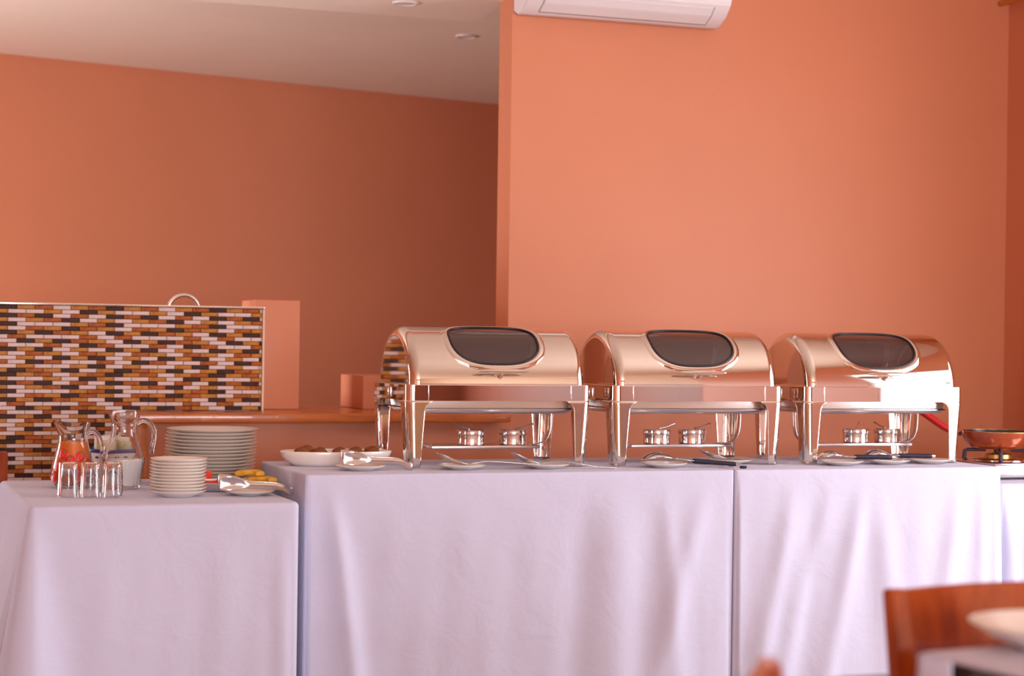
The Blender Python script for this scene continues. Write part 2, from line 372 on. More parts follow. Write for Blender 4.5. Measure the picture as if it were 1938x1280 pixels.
# ------------------------------------------------------------------ tables and cloths
def table(name, x0, x1, y0, y1, zt, label):
    t = thing(name, label, 'table', ((x0 + x1) / 2, (y0 + y1) / 2, 0)); hx, hy = (x1 - x0) / 2, (y1 - y0) / 2
    box('tabletop', (-hx, -hy, zt - .03), (hx, hy, zt), DARKW, t, .003)
    for sx in (-1, 1):
        for sy in (-1, 1):
            cx, cy = sx * (hx - .06), sy * (hy - .06); box('leg', (cx - .02, cy - .02, 0), (cx + .02, cy + .02, zt - .03), DARKW, t, .003)
    return t
def cloth(name, x0, x1, y0, y1, zt, hems, folds, flare, corner, label, ds=.012, rows=44, r=.022, noise=.0014, seed=1):
    rnd = random.Random(seed); per = []
    def side(a, b, n, sid):
        L = (Vector(b) - Vector(a)).length; k = max(2, int(L / ds))
        for i in range(k):
            p = Vector(a).lerp(Vector(b), i / k); per.append((p, Vector(n), sid, p.x if sid in 'fb' else p.y))
    def arc(c, a0, cid):
        for i in range(10):
            a = a0 + (PI / 2) * i / 10; n = Vector((math.cos(a), math.sin(a))); per.append((Vector(c) + n * r, n, cid, 0.0))
    side((x0 + r, y0), (x1 - r, y0), (0, -1), 'f'); arc((x1 - r, y0 + r), -PI / 2, 'fr')
    side((x1, y0 + r), (x1, y1 - r), (1, 0), 'r'); arc((x1 - r, y1 - r), 0, 'br')
    side((x1 - r, y1), (x0 + r, y1), (0, 1), 'b'); arc((x0 + r, y1 - r), PI / 2, 'bl')
    side((x0, y1 - r), (x0, y0 + r), (-1, 0), 'l'); arc((x0 + r, y0 + r), PI, 'fl')
    n = len(per)
    S_ = [0.0]
    for i in range(1, n): S_.append(S_[-1] + (per[i][0] - per[i - 1][0]).length)
    tot = S_[-1] + (per[0][0] - per[-1][0]).length
    cpos = {cid: sum(S_[i] for i in range(n) if per[i][2] == cid) / max(1, sum(1 for p in per if p[2] == cid)) for cid in ('fr', 'br', 'bl', 'fl')}
    nb = {'fr': 'fr', 'br': 'rb', 'bl': 'bl', 'fl': 'fl'}
    def lim(sid, table_, low=False):
        if len(sid) == 1: return table_.get(sid, table_.get('*', 0))
        ss = nb[sid]; a_, b_ = table_.get(ss[0], table_.get('*', 0)), table_.get(ss[1], table_.get('*', 0)); return min(a_, b_) if low else (a_ + b_) / 2
    hem = [lim(p[2], hems) for p in per]; fl = [lim(p[2], flare, True) for p in per]
    def blur(a, w):
        out = []
        for i in range(n): out.append(sum(a[(i + j) % n] for j in range(-w, w + 1)) / (2 * w + 1))
        return out
    hem = blur(hem, 9); fl = [min(a_, b_) for a_, b_ in zip(fl, blur(fl, 7))]
    ph = [rnd.uniform(0, 6.28) for _ in range(6)]
    V, Fc = [], []
    V.append(Vector(((x0 + x1) / 2, (y0 + y1) / 2, zt)))
    ins = []
    for i in range(n): p, nn = per[i][0], per[i][1]; V.append(Vector((p.x - nn.x * r * .85, p.y - nn.y * r * .85, zt)))
    rr = min(.014, r * .7); prof = [(-rr + rr * math.sin(a), -rr + rr * math.cos(a)) for a in [PI / 2 * k / 4 for k in range(5)]]
    rings = []
    for (o_, dz) in prof: rings.append([(o_, dz, 0)] * n)
    for j in range(1, rows + 1):
        t = j / rows; ring = []
        for i in range(n):
            p, nn, sid, s = per[i]; H = zt - rr - hem[i]; d = H * t; o_ = fl[i] * d
            g = min(1, d / .25); g = g * g * (3 - 2 * g)
            for (fs, c, k, w_, A) in folds:
                if fs == sid:
                    q = (s - c - k * d) / (w_ * (1 + .6 * d)); o_ += .62 * A * g * math.exp(-q * q)
            for cid, A, w_ in corner:
                dd = abs(S_[i] - cpos[cid]); dd = min(dd, tot - dd); q = dd / (w_ * (.5 + d)); o_ += A * d * math.exp(-q * q)
            q = S_[i]
            if sid in 'fb': o_ += noise * g * (math.sin(q * 17 + ph[0] + 2 * d) + .7 * math.sin(q * 31 + ph[1] - 3 * d) + .5 * math.sin(q * 55 + ph[2] + 5 * d)) 
            ring.append((o_, -rr - d, .0))
        rings.append(ring)
    for ring in rings:
        for i in range(n):
            p, nn = per[i][0], per[i][1]; o_, dz, _ = ring[i]; V.append(Vector((p.x + nn.x * o_, p.y + nn.y * o_, zt + dz)))
    for i in range(n): Fc.append((0, 1 + i, 1 + (i + 1) % n))
    for j in range(len(rings)):
        a, b = 1 + j * n, 1 + (j + 1) * n
        for i in range(n): k = (i + 1) % n; Fc.append((a + i, b + i, b + k, a + k))
    o = mesh(name, V, Fc, CLOTH); solid(o, .0012, -1)
    tag(o, label, 'tablecloth'); return o
ZL, ZH = .68, .75
TT = .002
table('buffet_table', .52, 1.26, 5.32, 6.24, ZL - TT, 'lower buffet table under the cloth that carries the jugs and plate stacks')
table('buffet_table', 1.34, 2.735, 5.46, 6.03, ZH - TT, 'buffet table under the cloth below the chafing dish nearest the plate stacks')
table('buffet_table', 2.78, 3.73, 5.46, 6.03, ZH - TT, 'buffet table under the cloth below the chafing dish nearest the gas stove')
table('buffet_table', 3.88, 4.66, 5.58, 6.42, ZL - TT, 'lower buffet table under the cloth that carries the gas stove')
cloth('tablecloth', .50, 1.275, 5.295, 6.265, ZL, {'*': .06, 'l': .33}, [('f', .72, .02, .10, .012), ('f', 1.05, -.02, .05, .010), ('f', 1.22, .01, .02, .012), ('l', 5.7, 0, .12, .04)], {'f': .02, 'l': .16, '*': .0}, [('fl', .16, .07)],
      'white tablecloth on the lower table with the jugs and plate stacks', seed=3)
cloth('tablecloth', 1.32, 2.752, 5.42, 6.05, ZH, {'*': .06}, [('f', 1.40, .12, .025, .035), ('f', 1.47, .10, .06, -.015), ('f', 1.78, .13, .10, .010), ('f', 2.02, .14, .12, .010), ('f', 2.34, -.02, .06, .030), ('f', 2.24, -.10, .05, -.012), ('f', 2.50, .06, .03, .018), ('f', 2.66, -.30, .035, .022), ('f', 2.58, -.1, .05, .012)], {'f': .035, '*': 0}, [],
      'white tablecloth under the chafing dish nearest the plate stacks, running to the seam', seed=5, r=.010)
cloth('tablecloth', 2.7545, 3.775, 5.418, 6.052, ZH, {'*': .056}, [('f', 2.77, -.03, .02, .006), ('f', 2.98, -.22, .03, .024), ('f', 3.06, -.10, .035, -.014), ('f', 3.24, -.22, .03, .026), ('f', 3.28, .10, .04, .020), ('f', 3.45, .05, .06, .012), ('f', 3.62, -.18, .035, .024), ('f', 3.70, -.03, .02, .016), ('f', 3.12, -.30, .03, .016)], {'f': .035, '*': 0}, [('fr', .03, .06)],
      'white tablecloth under the chafing dish nearest the gas stove, meeting its neighbour at a seam', seed=9, r=.010)
cloth('tablecloth', 3.86, 4.68, 5.55, 6.44, ZL, {'*': .06}, [('f', 3.90, .03, .02, .03), ('f', 3.97, .05, .04, .03), ('f', 4.2, 0, .06, .02)], {'f': .03, '*': 0}, [],
      'white tablecloth on the lower table under the gas stove', seed=11)

# ------------------------------------------------------------------ chafing dishes
HX, HY, CR = .317, .20, .028
def per_pt(sx, sy, d, rx=HX, ry=HY, r=CR):
    """point on the stand's plan, d along the outline from the middle of a corner; d<0 runs along x side, d>0 along y side"""
    cx, cy = sx * (rx - r), sy * (ry - r); q = PI * r / 4
    if d < -q: return Vector((cx - sx * (-d - q), sy * ry))
    if d > q: return Vector((sx * rx, cy - sy * (d - q)))
    a = PI / 4 - d / r                    # angle measured from x axis
    return Vector((cx + sx * r * math.cos(a), cy + sy * r * math.sin(a)))
def rrect(hx, hy, r, n=8):
    out = []
    for (sx, sy, a0) in ((1, -1, -PI / 2), (1, 1, 0), (-1, 1, PI / 2), (-1, -1, PI)):
        for i in range(n + 1):
            a = a0 + PI / 2 * i / n; out.append(Vector((sx * (hx - r) + r * math.cos(a), sy * (hy - r) + r * math.sin(a))))
    return out
def loft(name, rings, m, parent, cap0=False, cap1=False, sharp=35):
    n = len(rings[0]); V = [p for r in rings for p in r]; Fc = []
    for j in range(len(rings) - 1):
        for i in range(n): k = (i + 1) % n; Fc.append((j * n + i, j * n + k, (j + 1) * n + k, (j + 1) * n + i))
    if cap0: Fc.append(tuple(reversed(range(n))))
    if cap1: Fc.append(tuple(range((len(rings) - 1) * n, len(rings) * n)))
    return mesh(name, V, Fc, m, parent, sharp=sharp)
def make_chafer(label):
    t = thing('chafing_dish', label, 'chafing dish', group='roll-top chafing dishes in a row')
    # stand: band
    R0 = rrect(HX, HY, CR); R1 = rrect(HX - .018, HY - .018, CR - .012)
    R2 = rrect(HX - .0008, HY - .0008, CR - .0008)
    o = loft('frame', [[Vector((p.x, p.y, z)) for p in q] for q, z in ((R0, .215), (R0, .2155), (R0, .218), (R0, .2645), (R0, .2668), (R2, .2676), (R1, .268))], STEEL, t, sharp=60)
    for sx in (-1, 1): box('seam', (sx * .244 - .0012, -HY - .0012, .2165), (sx * .244 + .0012, -HY + .0005, .2665), STEEL3, t, .0004)
    solid(o, .0016, -1)
    # legs
    for sx in (-1, 1):
        for sy in (-1, 1):
            V, Fc = [], []; NZ, ND = 26, 24
            for j in range(NZ + 1):
                z = .002 + .214 * j / NZ; wd = .036 + .020 * (z / .19)
                if z > .18: e = (z - .18) / .036; wd += .030 * (1 - math.sqrt(max(0, 1 - e * e)))
                # the leg leans in slightly
                k_ = (1 - z / .216) * .010
                for i in range(ND + 1):
                    p = per_pt(sx, sy, wd * (-1 + 2 * i / ND)); V.append(Vector((p.x - sx * k_, p.y - sy * k_, z)))
            for j in range(NZ):
                for i in range(ND):
                    a = j * (ND + 1) + i; q = (a, a + 1, a + ND + 2, a + ND + 1); Fc.append(q if sx * sy < 0 else q[::-1])
            lg = mesh('leg', V, Fc, STEEL, t); solid(lg, .0016, 0)
            lathe('foot', [(.011, 0), (.012, .004), (.008, .008)], STEEL3, lg, 14, loc=(sx * (HX - .022), sy * (HY - .022), 0))
    # hinge boxes on both ends
    for sx in (-1, 1):
        h = box('hinge_box', (sx * HX - .004 if sx > 0 else -HX - .004, -.028, .222), (sx * HX + .004 if sx > 0 else -HX + .004, .022, .256), STEEL3, t, .003)
        box('hinge_pin', (sx * (HX + .004) - .002, -.006, .226), (sx * (HX + .004) + .002, -.002, .252), STEEL, h, .0005)
    # water pan
    def rg(hx, hy, r, z): return [Vector((p.x, p.y, z)) for p in rrect(hx, hy, r, 6)]
    wp = loft('water_pan', [rg(.276, .168, .03, .262), rg(.273, .165, .03, .215), rg(.270, .162, .03, .190), rg(.268, .160, .03, .182), rg(.262, .154, .028, .1745), rg(.252, .144, .026, .172), rg(.1, .05, .02, .172)], STEEL2, t, cap1=True, sharp=70)
    loft('pan_lip', [rg(.2745, .1665, .03, .189), rg(.2765, .1685, .03, .186), rg(.2745, .1665, .03, .183)], STEEL3, wp, sharp=70)
    # burner tray with straps
    bt = box('burner_tray', (-.19, -.07, .053), (.19, .07, .064), STEEL2, t, .003)
    for sx in (-1, 1):
        ribbon('strap', spline([(sx * .17, 0, .0645), (sx * .205, 0, .0655), (sx * .232, 0, .078), (sx * .246, 0, .105), (sx * .25, 0, .14), (sx * .25, 0, .175)], 5), [.010] * 26, STEEL3, bt, (0, 1, 0), None, .0025, 3)
    # rolled cover
    RC, XB, RF, ZB = .19, .268, .033, .264
    hx, hs, sc = .150, .098, math.radians(51) * RC
    def on(x, s, dr=0.0):
        a = s / RC; return Vector((x, -(RC + dr) * math.cos(a), ZB + (RC + dr) * math.sin(a)))
    def nrm(s): a = s / RC; return Vector((0, -math.cos(a), math.sin(a)))
    def hole(t_, gx=0.0):
        c, s = math.cos(t_), math.sin(t_); e = 2 / 2.7
        return ((hx + gx) * math.copysign(abs(c) ** e, c), sc + (hs + gx) * math.copysign(abs(s) ** e, s))
    smax = PI * RC
    rect = []
    NXs, NSs = 44, 44
    for i in range(NXs): rect.append((-XB + 2 * XB * i / NXs, 0.0))
    for i in range(NSs): rect.append((XB, smax * i / NSs))
    for i in range(NXs): rect.append((XB - 2 * XB * i / NXs, smax))
    for i in range(NSs): rect.append((-XB, smax - smax * i / NSs))
    n = len(rect); NR = 22; V, Nn, Fc = [], [], []
    for j in range(NR + 1):
        f = (j / NR) ** 1.3
        for (x, s) in rect:
            hxx, hss = hole(math.atan2((s - sc) / hs, x / hx)); X, Sx = hxx + (x - hxx) * f, hss + (s - hss) * f
            V.append(on(X, Sx)); Nn.append(nrm(Sx))
    for j in range(NR):
        for i in range(n): k = (i + 1) % n; Fc.append((j * n + i, (j + 1) * n + i, (j + 1) * n + k, j * n + k))
    for sx in (-1, 1):
        b0 = len(V); NA, NP = 44, 8
        for q in range(NP + 1):
            a2 = PI / 2 * q / NP; x = sx * (XB + RF * math.sin(a2)); dr = -RF * (1 - math.cos(a2))
            for i in range(NA + 1):
                s = smax * i / NA; V.append(on(x, s, dr)); nv = nrm(s) * math.cos(a2); Nn.append(Vector((sx * math.sin(a2), nv.y, nv.z)))
        for q in range(NP):
            for i in range(NA):
                a = b0 + q * (NA + 1) + i; f_ = (a, a + 1, a + NA + 2, a + NA + 1); Fc.append(f_ if sx < 0 else f_[::-1])
        b1 = len(V)
        for q in range(7):
            rr = (RC - RF) * (1 - q / 6)
            for i in range(NA + 1):
                a = PI * i / NA; V.append(Vector((sx * (XB + RF), -rr * math.cos(a), ZB + rr * math.sin(a)))); Nn.append(Vector((sx, 0, 0)))
        for q in range(6):
            for i in range(NA):
                a = b1 + q * (NA + 1) + i; f_ = (a, a + 1, a + NA + 2, a + NA + 1); Fc.append(f_ if sx < 0 else f_[::-1])
    cv = mesh('cover', V, Fc, STEEL, t, normals=Nn)
    # window glass, gasket and pressed surround
    V, Nn, Fc = [], [], []; NT, NR = 64, 8
    for j in range(NR + 1):
        f = j / NR
        for i in range(NT):
            x, s = hole(2 * PI * i / NT); s = sc + (s - sc) * f; V.append(on(x * f, s, -.001)); Nn.append(nrm(s))
    for j in range(NR):
        for i in range(NT): k = (i + 1) % NT; Fc.append((j * NT + i, (j + 1) * NT + i, (j + 1) * NT + k, j * NT + k))
    mesh('window_glass', V, Fc, TINT, cv, normals=Nn)['label'] = 'dark tinted oval window'
    pts = [on(*hole(2 * PI * i / 96), .001) for i in range(97)]
    tube('window_gasket', pts, .0035, BLACK, cv, 8)
    V, Fc = [], []; pf = [(.003, .0), (.0045, .0035), (.009, .0045), (.015, .0035), (.021, .0012), (.024, -.0005)]
    for (g, h) in pf:
        for i in range(96): V.append(on(*hole(2 * PI * i / 96, g), h))
    for j in range(len(pf) - 1):
        for i in range(96): k = (i + 1) % 96; Fc.append((j * 96 + i, (j + 1) * 96 + i, (j + 1) * 96 + k, j * 96 + k))
    mesh('window_surround', V, Fc, STEEL, cv)
    # handle
    c0 = on(0, math.radians(11) * RC)
    hd = tube('handle', [c0 + Vector((x, -.034, .012)) for x in (-.085, -.07, -.045, -.018, 0, .018, .045, .07, .085)], [.003, .0055, .0065, .0075, .008, .0075, .0065, .0055, .003], STEEL, cv, 14, flat=.8)
    tube('handle_stem', [c0 + Vector((0, .002, -.004)), c0 + Vector((0, -.016, .002)), c0 + Vector((0, -.034, .012))], [.011, .007, .006], STEEL, hd, 12)
    return t
ch0 = make_chafer('roll-top steel chafing dish beside the tongs and the oval dish of fried balls')
CHX = [2.010, 2.718, 3.432]
ch0.location = (CHX[0], 5.82, ZH + .001)
ch1 = copy_tree(ch0); ch1.location = (CHX[1], 5.815, ZH + .001); ch1['label'] = 'middle roll-top steel chafing dish, between the two others'
ch2 = copy_tree(ch0); ch2.location = (CHX[2], 5.81, ZH + .001); ch2['label'] = 'roll-top steel chafing dish beside the gas stove, with a bright window reflection'
# fuel burners
def make_burner(label, ang):
    b = thing('fuel_burner', label, 'fuel burner', group='fuel burners under the chafing dishes')
    lathe('can', [(.043, 0), (.0455, .002), (.0455, .032), (.044, .034)], STEEL3, b, 36)
    ld = lathe('lid', [(.047, .033), (.0475, .035), (.0475, .047), (.046, .049), (.0, .049)], STEEL3, b, 36)
    ca, sa = math.cos(ang), math.sin(ang)
    tube('lever', [(ca * .01, sa * .01, .051), (ca * .045, sa * .045, .056), (ca * .075, sa * .075, .066), (ca * .082, sa * .082, .067)], [.0022, .0022, .0026, .004], STEEL3, b, 8)
    return b
BL = {0: 'by the oval dish', 1: 'in the middle', 2: 'by the stove'}
for ci, (xs, angs) in enumerate((((1.971, 2.118), (1.9, .25)), ((2.645, 2.778), (.3, .25)), ((3.425, 3.553), (.9, 1.6)))):
    for k, x in enumerate(xs):
        b = make_burner('fuel burner under the chafing dish ' + BL[ci] + (', the one farther from the stove' if k == 0 else ', the one nearer the stove'), angs[k])
        b.location = (x, 5.80, ZH + .001 + .0645)

# ------------------------------------------------------------------ crockery
def plate_mesh(name, r, h, m=CHINA, foot=.55, n=56):
    P = [(0, .0035), (r * foot - .006, .0035), (r * foot - .004, 0), (r * foot, 0), (r * foot + .003, .003), (r * .78, h * .42), (r * .985, h - .0025), (r, h - .0008), (r * .992, h), (r * .97, h - .0002), (r * .76, h * .42 + .004), (r * foot, .0065), (0, .0065)]
    o = lathe(name, P, m, None, n, close=False, sharp=60); return o
def stack(name, x, y, z, r, h, n, pitch, label_fn, group, jit=.0015):
    base = None
    for i in range(n):
        if base is None: o = base = plate_mesh(name, r, h)
        else: o = base.copy(); C.objects.link(o)
        o.location = (x + random.uniform(-jit, jit) + .0006 * i * (1 if r > .1 else 0), y + random.uniform(-jit, jit), z + i * pitch)
        tag(o, label_fn(i, n), 'plate', group)
def lab(kind):
    def f(i, n):
        if i == 0: return f'bottom plate of the stack of {kind}'
        if i == n - 1: return f'topmost plate of the stack of {kind}'
        o_ = ['', 'second', 'third', 'fourth', 'fifth', 'sixth', 'seventh', 'eighth', 'ninth', 'tenth', 'eleventh', 'twelfth', 'thirteenth', 'fourteenth'][i]
        return f'{o_} plate from the bottom of the stack of {kind}'
    return f
stack('side_plate', .962, 5.554, ZL + .0005, .085, .020, 11, .0096, lab('small white side plates'), 'stacked small side plates')
stack('dinner_plate', 1.150, 6.06, ZL + .0005, .150, .022, 15, .0113, lab('large white dinner plates'), 'stacked large dinner plates', .002)
SAU = [((1.178, 5.555, ZL), 'white saucer under the tongs beside the fruit tray'), ((1.535, 5.585, ZH), 'white saucer under the tongs beside the oval dish of fried balls'),
       ((1.865, 5.575, ZH), 'white saucer under the plain steel spoon nearest the tongs'), ((2.150, 5.575, ZH), 'white saucer under the second plain steel spoon from the tongs'),
       ((2.565, 5.565, ZH), 'white saucer under the black-handled spoon below the middle chafing dish'), ((2.875, 5.70, ZH), 'white saucer under the plain steel spoon below the middle chafing dish'),
       ((3.235, 5.575, ZH), 'white saucer under the black-handled spoon farthest from the gas stove of the two'), ((3.435, 5.60, ZH), 'white saucer under the black-handled spoon nearer the gas stove'),
       ((3.612, 5.612, ZH), 'white saucer nearest the gas stove')]
b0 = None
for p, lb in SAU:
    if b0 is None: o = b0 = plate_mesh('saucer', .078, .016, foot=.5)
    else: o = b0.copy(); C.objects.link(o)
    o.location = (p[0], p[1], p[2] + .0007); tag(o, lb, 'saucer', 'saucers under serving cutlery')
# oval dish with fried balls
od = thing('oval_dish', 'white oval china dish holding brown fried balls', 'dish', (1.520, 5.83, ZH + .0007))
lathe('dish_body', [(0, .004), (.70, .004), (.72, 0), (.78, .0), (.86, .010), (.97, .030), (1.0, .044), (.985, .047), (.96, .044), (.90, .028), (.78, .012), (0, .010)], CHINA, od, 64, fn=lambda p, a, r, z: Vector((p.x * .186, p.y * .098, z)), close=False, sharp=60)
for i, (x, y, z, lb) in enumerate([(-.115, -.010, .0275, 'brown fried ball at the end of the oval dish by the plate stacks'), (-.056, -.006, .0257, 'second brown fried ball from the plate stack end of the oval dish'), (-.088, .041, .0300, 'brown fried ball against the back rim of the oval dish, plate stack end'), (.010, -.005, .0257, 'brown fried ball in the middle of the oval dish'), (.068, .010, .0257, 'second brown fried ball from the chafing dish end of the oval dish'), (.124, .010, .0275, 'brown fried ball at the chafing dish end of the oval dish')]):
    V, Fc = [], []; rnd = random.Random(i); NA, NB = 20, 12; rr = .027
    for j in range(NB + 1):
        th = PI * j / NB
        for k in range(NA):
            a = 2 * PI * k / NA; q = 1 + .05 * math.sin(3 * a + i) * math.sin(th) + .03 * math.sin(5 * th + a)
            V.append((rr * q * math.sin(th) * math.cos(a), rr * q * math.sin(th) * math.sin(a), rr * .86 * q * math.cos(th)))
    for j in range(NB):
        for k in range(NA): k2 = (k + 1) % NA; Fc.append((j * NA + k, (j + 1) * NA + k, (j + 1) * NA + k2, j * NA + k2))
    o = mesh('fried_ball', V, Fc, BROWNF); o.location = (1.520 + x, 5.83 + y, ZH + z + .010); tag(o, lb, 'food', 'fried balls in the oval dish')

# ------------------------------------------------------------------ cutlery
def steel_spoon(x, Y, z0, label, pts, yaw=0.0):
    s = thing('serving_spoon', label, 'spoon', (x, Y, z0), yaw, 'serving spoons')
    P = spline(pts, 6); n = len(P); nb = 13
    wid, cup = [], []
    for i in range(n):
        if i <= nb: t = i / nb; w = .026 * math.sqrt(max(0, 1 - (2 * t - 1) ** 2)) * (1 - .15 * t); wid.append(max(w, .0015 if i == 0 else .0035)); cup.append(.012 * math.sin(PI * t))
        else: t = (i - nb) / (n - nb); wid.append(.0035 + .0075 * t ** 1.3); cup.append(.0)
    ribbon('bowl', P[:nb + 1], wid[:nb + 1], STEEL3, s, (0, 1, 0), cup[:nb + 1], .0016, 9)
    ribbon('handle', P[nb:], wid[nb:], STEEL3, s, (0, 1, 0), None, .0018, 5)
    return s
steel_spoon(0, 5.565, ZH, 'plain steel serving spoon resting on a saucer, nearest the tongs', [(1.778, 0, .055), (1.825, 0, .037), (1.878, 0, .0195), (1.94, -.008, .026), (2.00, -.022, .024), (2.06, -.036, .020), (2.105, -.045, .0185)])
steel_spoon(0, 5.565, ZH, 'plain steel serving spoon resting on a saucer beside the leg of the first chafing dish', [(2.025, 0, .057), (2.07, 0, .038), (2.122, 0, .0195), (2.195, 0, .024), (2.27, -.01, .014), (2.31, -.02, .008), (2.375, -.035, .003)])
steel_spoon(0, 5.65, ZH, 'plain steel serving spoon reaching past the leg of the middle chafing dish', [(2.757, .045, .049), (2.81, .045, .034), (2.862, .045, .0195), (2.94, .045, .024), (3.01, .045, .014), (3.05, .045, .008), (3.095, .045, .003)])
steel_spoon(0, 5.74, ZH, 'plain steel serving spoon lying behind the black-handled pair', [(3.46, 0, .026), (3.50, 0, .0170), (3.545, -.008, .010), (3.60, -.025, .016), (3.64, -.038, .013), (3.67, -.048, .007), (3.695, -.056, .0025)])
def black_spoon(label, pts, Y, z0, h0):
    s = thing('serving_spoon', label, 'spoon', (0, Y, z0), 0, 'serving spoons')
    P = spline(pts, 6); n = len(P); nb = 13; wid, cup = [], []
    for i in range(nb + 1): t = i / nb; wid.append(max(.0025, .035 * max(0, math.sin(PI * min(1, .04 + t * .93))) ** .6)); cup.append(-.014 * math.sin(PI * t))
    ribbon('bowl', P[:nb + 1], wid, STEEL3, s, (0, 1, 0), cup, .0016, 11)
    ribbon('neck', P[nb:h0 + 1], [.009 + .002 * i / max(1, h0 - nb) for i in range(h0 + 1 - nb)], STEEL3, s, (0, 1, 0), [-.003] * (h0 + 1 - nb), .002, 5)
    tube('grip', P[h0:], [.0065] + [.0085] * (n - h0 - 2) + [.007], BLACKP, s, 12, flat=1.3)['label'] = 'black plastic grip'
    tube('end_cap', [P[-1], P[-1] + (P[-1] - P[-2]).normalized() * .012], [.0078, .006], STEEL3, s, 12, flat=1.3)
    return s
black_spoon('black-handled serving spoon turned bowl down below the middle chafing dish', [(2.482, 0, .026), (2.535, 0, .036), (2.595, 0, .030), (2.64, 0, .024), (2.682, -.01, .020), (2.75, -.02, .014), (2.812, -.03, .0095)], 5.565, ZH, 22)
black_spoon('black-handled serving spoon turned bowl down, on the middle one of the stove-side saucers', [(3.352, 0, .027), (3.395, 0, .036), (3.445, 0, .031), (3.47, 0, .028), (3.50, -.005, .0280), (3.55, -.01, .0272), (3.612, -.02, .0262)], 5.620, ZH, 22)
black_spoon('black-handled serving spoon turned bowl down beside the leg of the stove-side chafing dish', [(3.150, 0, .026), (3.19, 0, .036), (3.24, 0, .031), (3.27, 0, .028), (3.30, -.005, .0280), (3.36, -.01, .0272), (3.425, -.015, .0262)], 5.575, ZH, 22)
ks = thing('knife', 'slim knife with a dark handle tip on the cloth seam', 'knife', (0, 5.46, ZH)); 
tube('grip', spline([(2.79, .0, .006), (2.80, -.004, .006), (2.813, -.006, .006)], 3), [.002, .004, .005, .005, .005, .005, .003], BLACKP, ks, 10)
ribbon('blade', [(2.70, .06, .012), (2.74, .035, .010), (2.79, .0, .006)], [.002, .006, .003], STEEL3, ks, (0, 1, 0), None, .001, 3)
def tongs(label, loc, L, tip, hz, sc_=1.0, rot=0.0):
    t = thing('tongs', label, 'tongs', loc, rot)
    # spring end at x = L, tips at x = 0; arms spread along y, strips stand on edge (width along z)
    for s in (-1, 1):
        P = spline([(0, s * .034, tip), (.03, s * .042, tip * .98), (.065, s * .036, tip * .93), (.10, s * .030, tip * .80), (L * .80, s * .019, hz + .0150), (L - .012, s * .012, hz), (L, s * .007, hz)], 6)
        n = len(P); wid = []
        for i in range(n):
            t_ = i / (n - 1)
            if t_ < .40: q = t_ / .40; w = .010 + .013 * math.sin(PI * min(1, .30 + .70 * q)) ** .8
            else: w = .0088 + .002 * t_
            wid.append(w * sc_)
        cup = [s * -.009 * math.sin(PI * min(1, (i / (n - 1)) / .42)) if i / (n - 1) < .42 else s * .002 for i in range(n)]
        ribbon('arm', P, wid, STEEL3, t, (0, .0, 1), cup, .0018, 7)
    box('spring_end', (L - .010, -.0075, hz - .012 * sc_), (L + .003, .0075, hz + .012 * sc_), STEEL3, t, .002)
    tube('rivet', [(L * .72, -.022, hz + .0175), (L * .72, .022, hz + .0175)], .004, STEEL, t, 10)
    return t
tongs('steel serving tongs on a saucer in front of the fruit tray', (1.083, 5.550, ZL), .225, .0412, .0128, 1.0, -.10)
tongs('steel serving tongs on a saucer in front of the oval dish', (1.478, 5.60, ZH), .222, .0395, .0128, 1.0, -.12)

# ------------------------------------------------------------------ fruit tray
ft = thing('fruit_tray', 'shallow dark metal tray of cut fruit beside the raised table', 'tray', (1.155, 5.765, ZL + .0005))
lathe('tray_body', [(0, 0), (.86, 0), (.93, .006), (1.0, .026), (.985, .028), (.93, .012), (.85, .005), (0, .004)], STEEL3, ft, 56, fn=lambda p, a, r, z: Vector((p.x * .150, p.y * .105, z)), close=False, sharp=60)
def crescent(R, ri, th, a0, a1, n=16):
    o = [(R * math.cos(a0 + (a1 - a0) * i / n), R * math.sin(a0 + (a1 - a0) * i / n)) for i in range(n + 1)]
    i_ = [(ri * math.cos(a1 + (a0 - a1) * i / n), ri * math.sin(a1 + (a0 - a1) * i / n)) for i in range(n + 1)]
    return o + i_
def fruit(name, poly, th, m, loc, rot, label, cat='fruit', group='cut fruit on the tray'):
    o = extrude_poly(name, poly, 'z', 0, th, m, None, min(.003, th * .25)); o.location = Vector(loc); o.rotation_euler = rot; tag(o, label, cat, group); return o
wedge = [(-.022, -.016), (.020, -.020), (.026, .008), (.006, .024), (-.024, .014)]
fz = ZL + .008
for i, (x, y, z, rz, rx, lb) in enumerate([(1.055, 5.745, .002, .2, .08, 'red watermelon chunk at the plate stack end of the tray'), (1.093, 5.707, .002, 1.2, -.08, 'red watermelon chunk leaning on the front rim of the tray'), (1.072, 5.735, .031, 2.2, .12, 'red watermelon chunk on top of the pile by the plate stack'), (1.136, 5.742, .002, .7, .10, 'red watermelon chunk in the middle of the tray behind the tongs')]):
    fruit('watermelon_chunk', wedge, .024, REDF, (x, y, fz + z), (rx, .05, rz), lb)
for i, (x, y, z, rz, rx, lb) in enumerate([(1.080, 5.785, .002, .05, .10, 'yellow pineapple slice behind the watermelon chunks'), (1.215, 5.728, .037, -.3, .16, 'yellow pineapple slice on top of the papaya slices'), (1.247, 5.690, .020, -.25, .12, 'yellow pineapple slice at the raised table end of the tray'), (1.188, 5.796, .002, -.05, .10, 'yellow pineapple slice at the back rim of the tray')]):
    fruit('pineapple_slice', crescent(.048, .018, .012, .1, PI - .1), .012, YELF, (x, y, fz + z), (rx, 0, rz), lb)
for i, (x, y, z, rz, lb) in enumerate([(1.213, 5.713, -.002, 0, 'orange papaya slice under the pineapple in the tray'), (1.213, 5.680, -.001, 0, 'orange papaya slice at the front rim of the tray')]):
    fruit('papaya_slice', crescent(.052, .036, .014, .65, PI - .65), .014, ORF, (x, y, fz + z), (.08, 0, rz), lb)

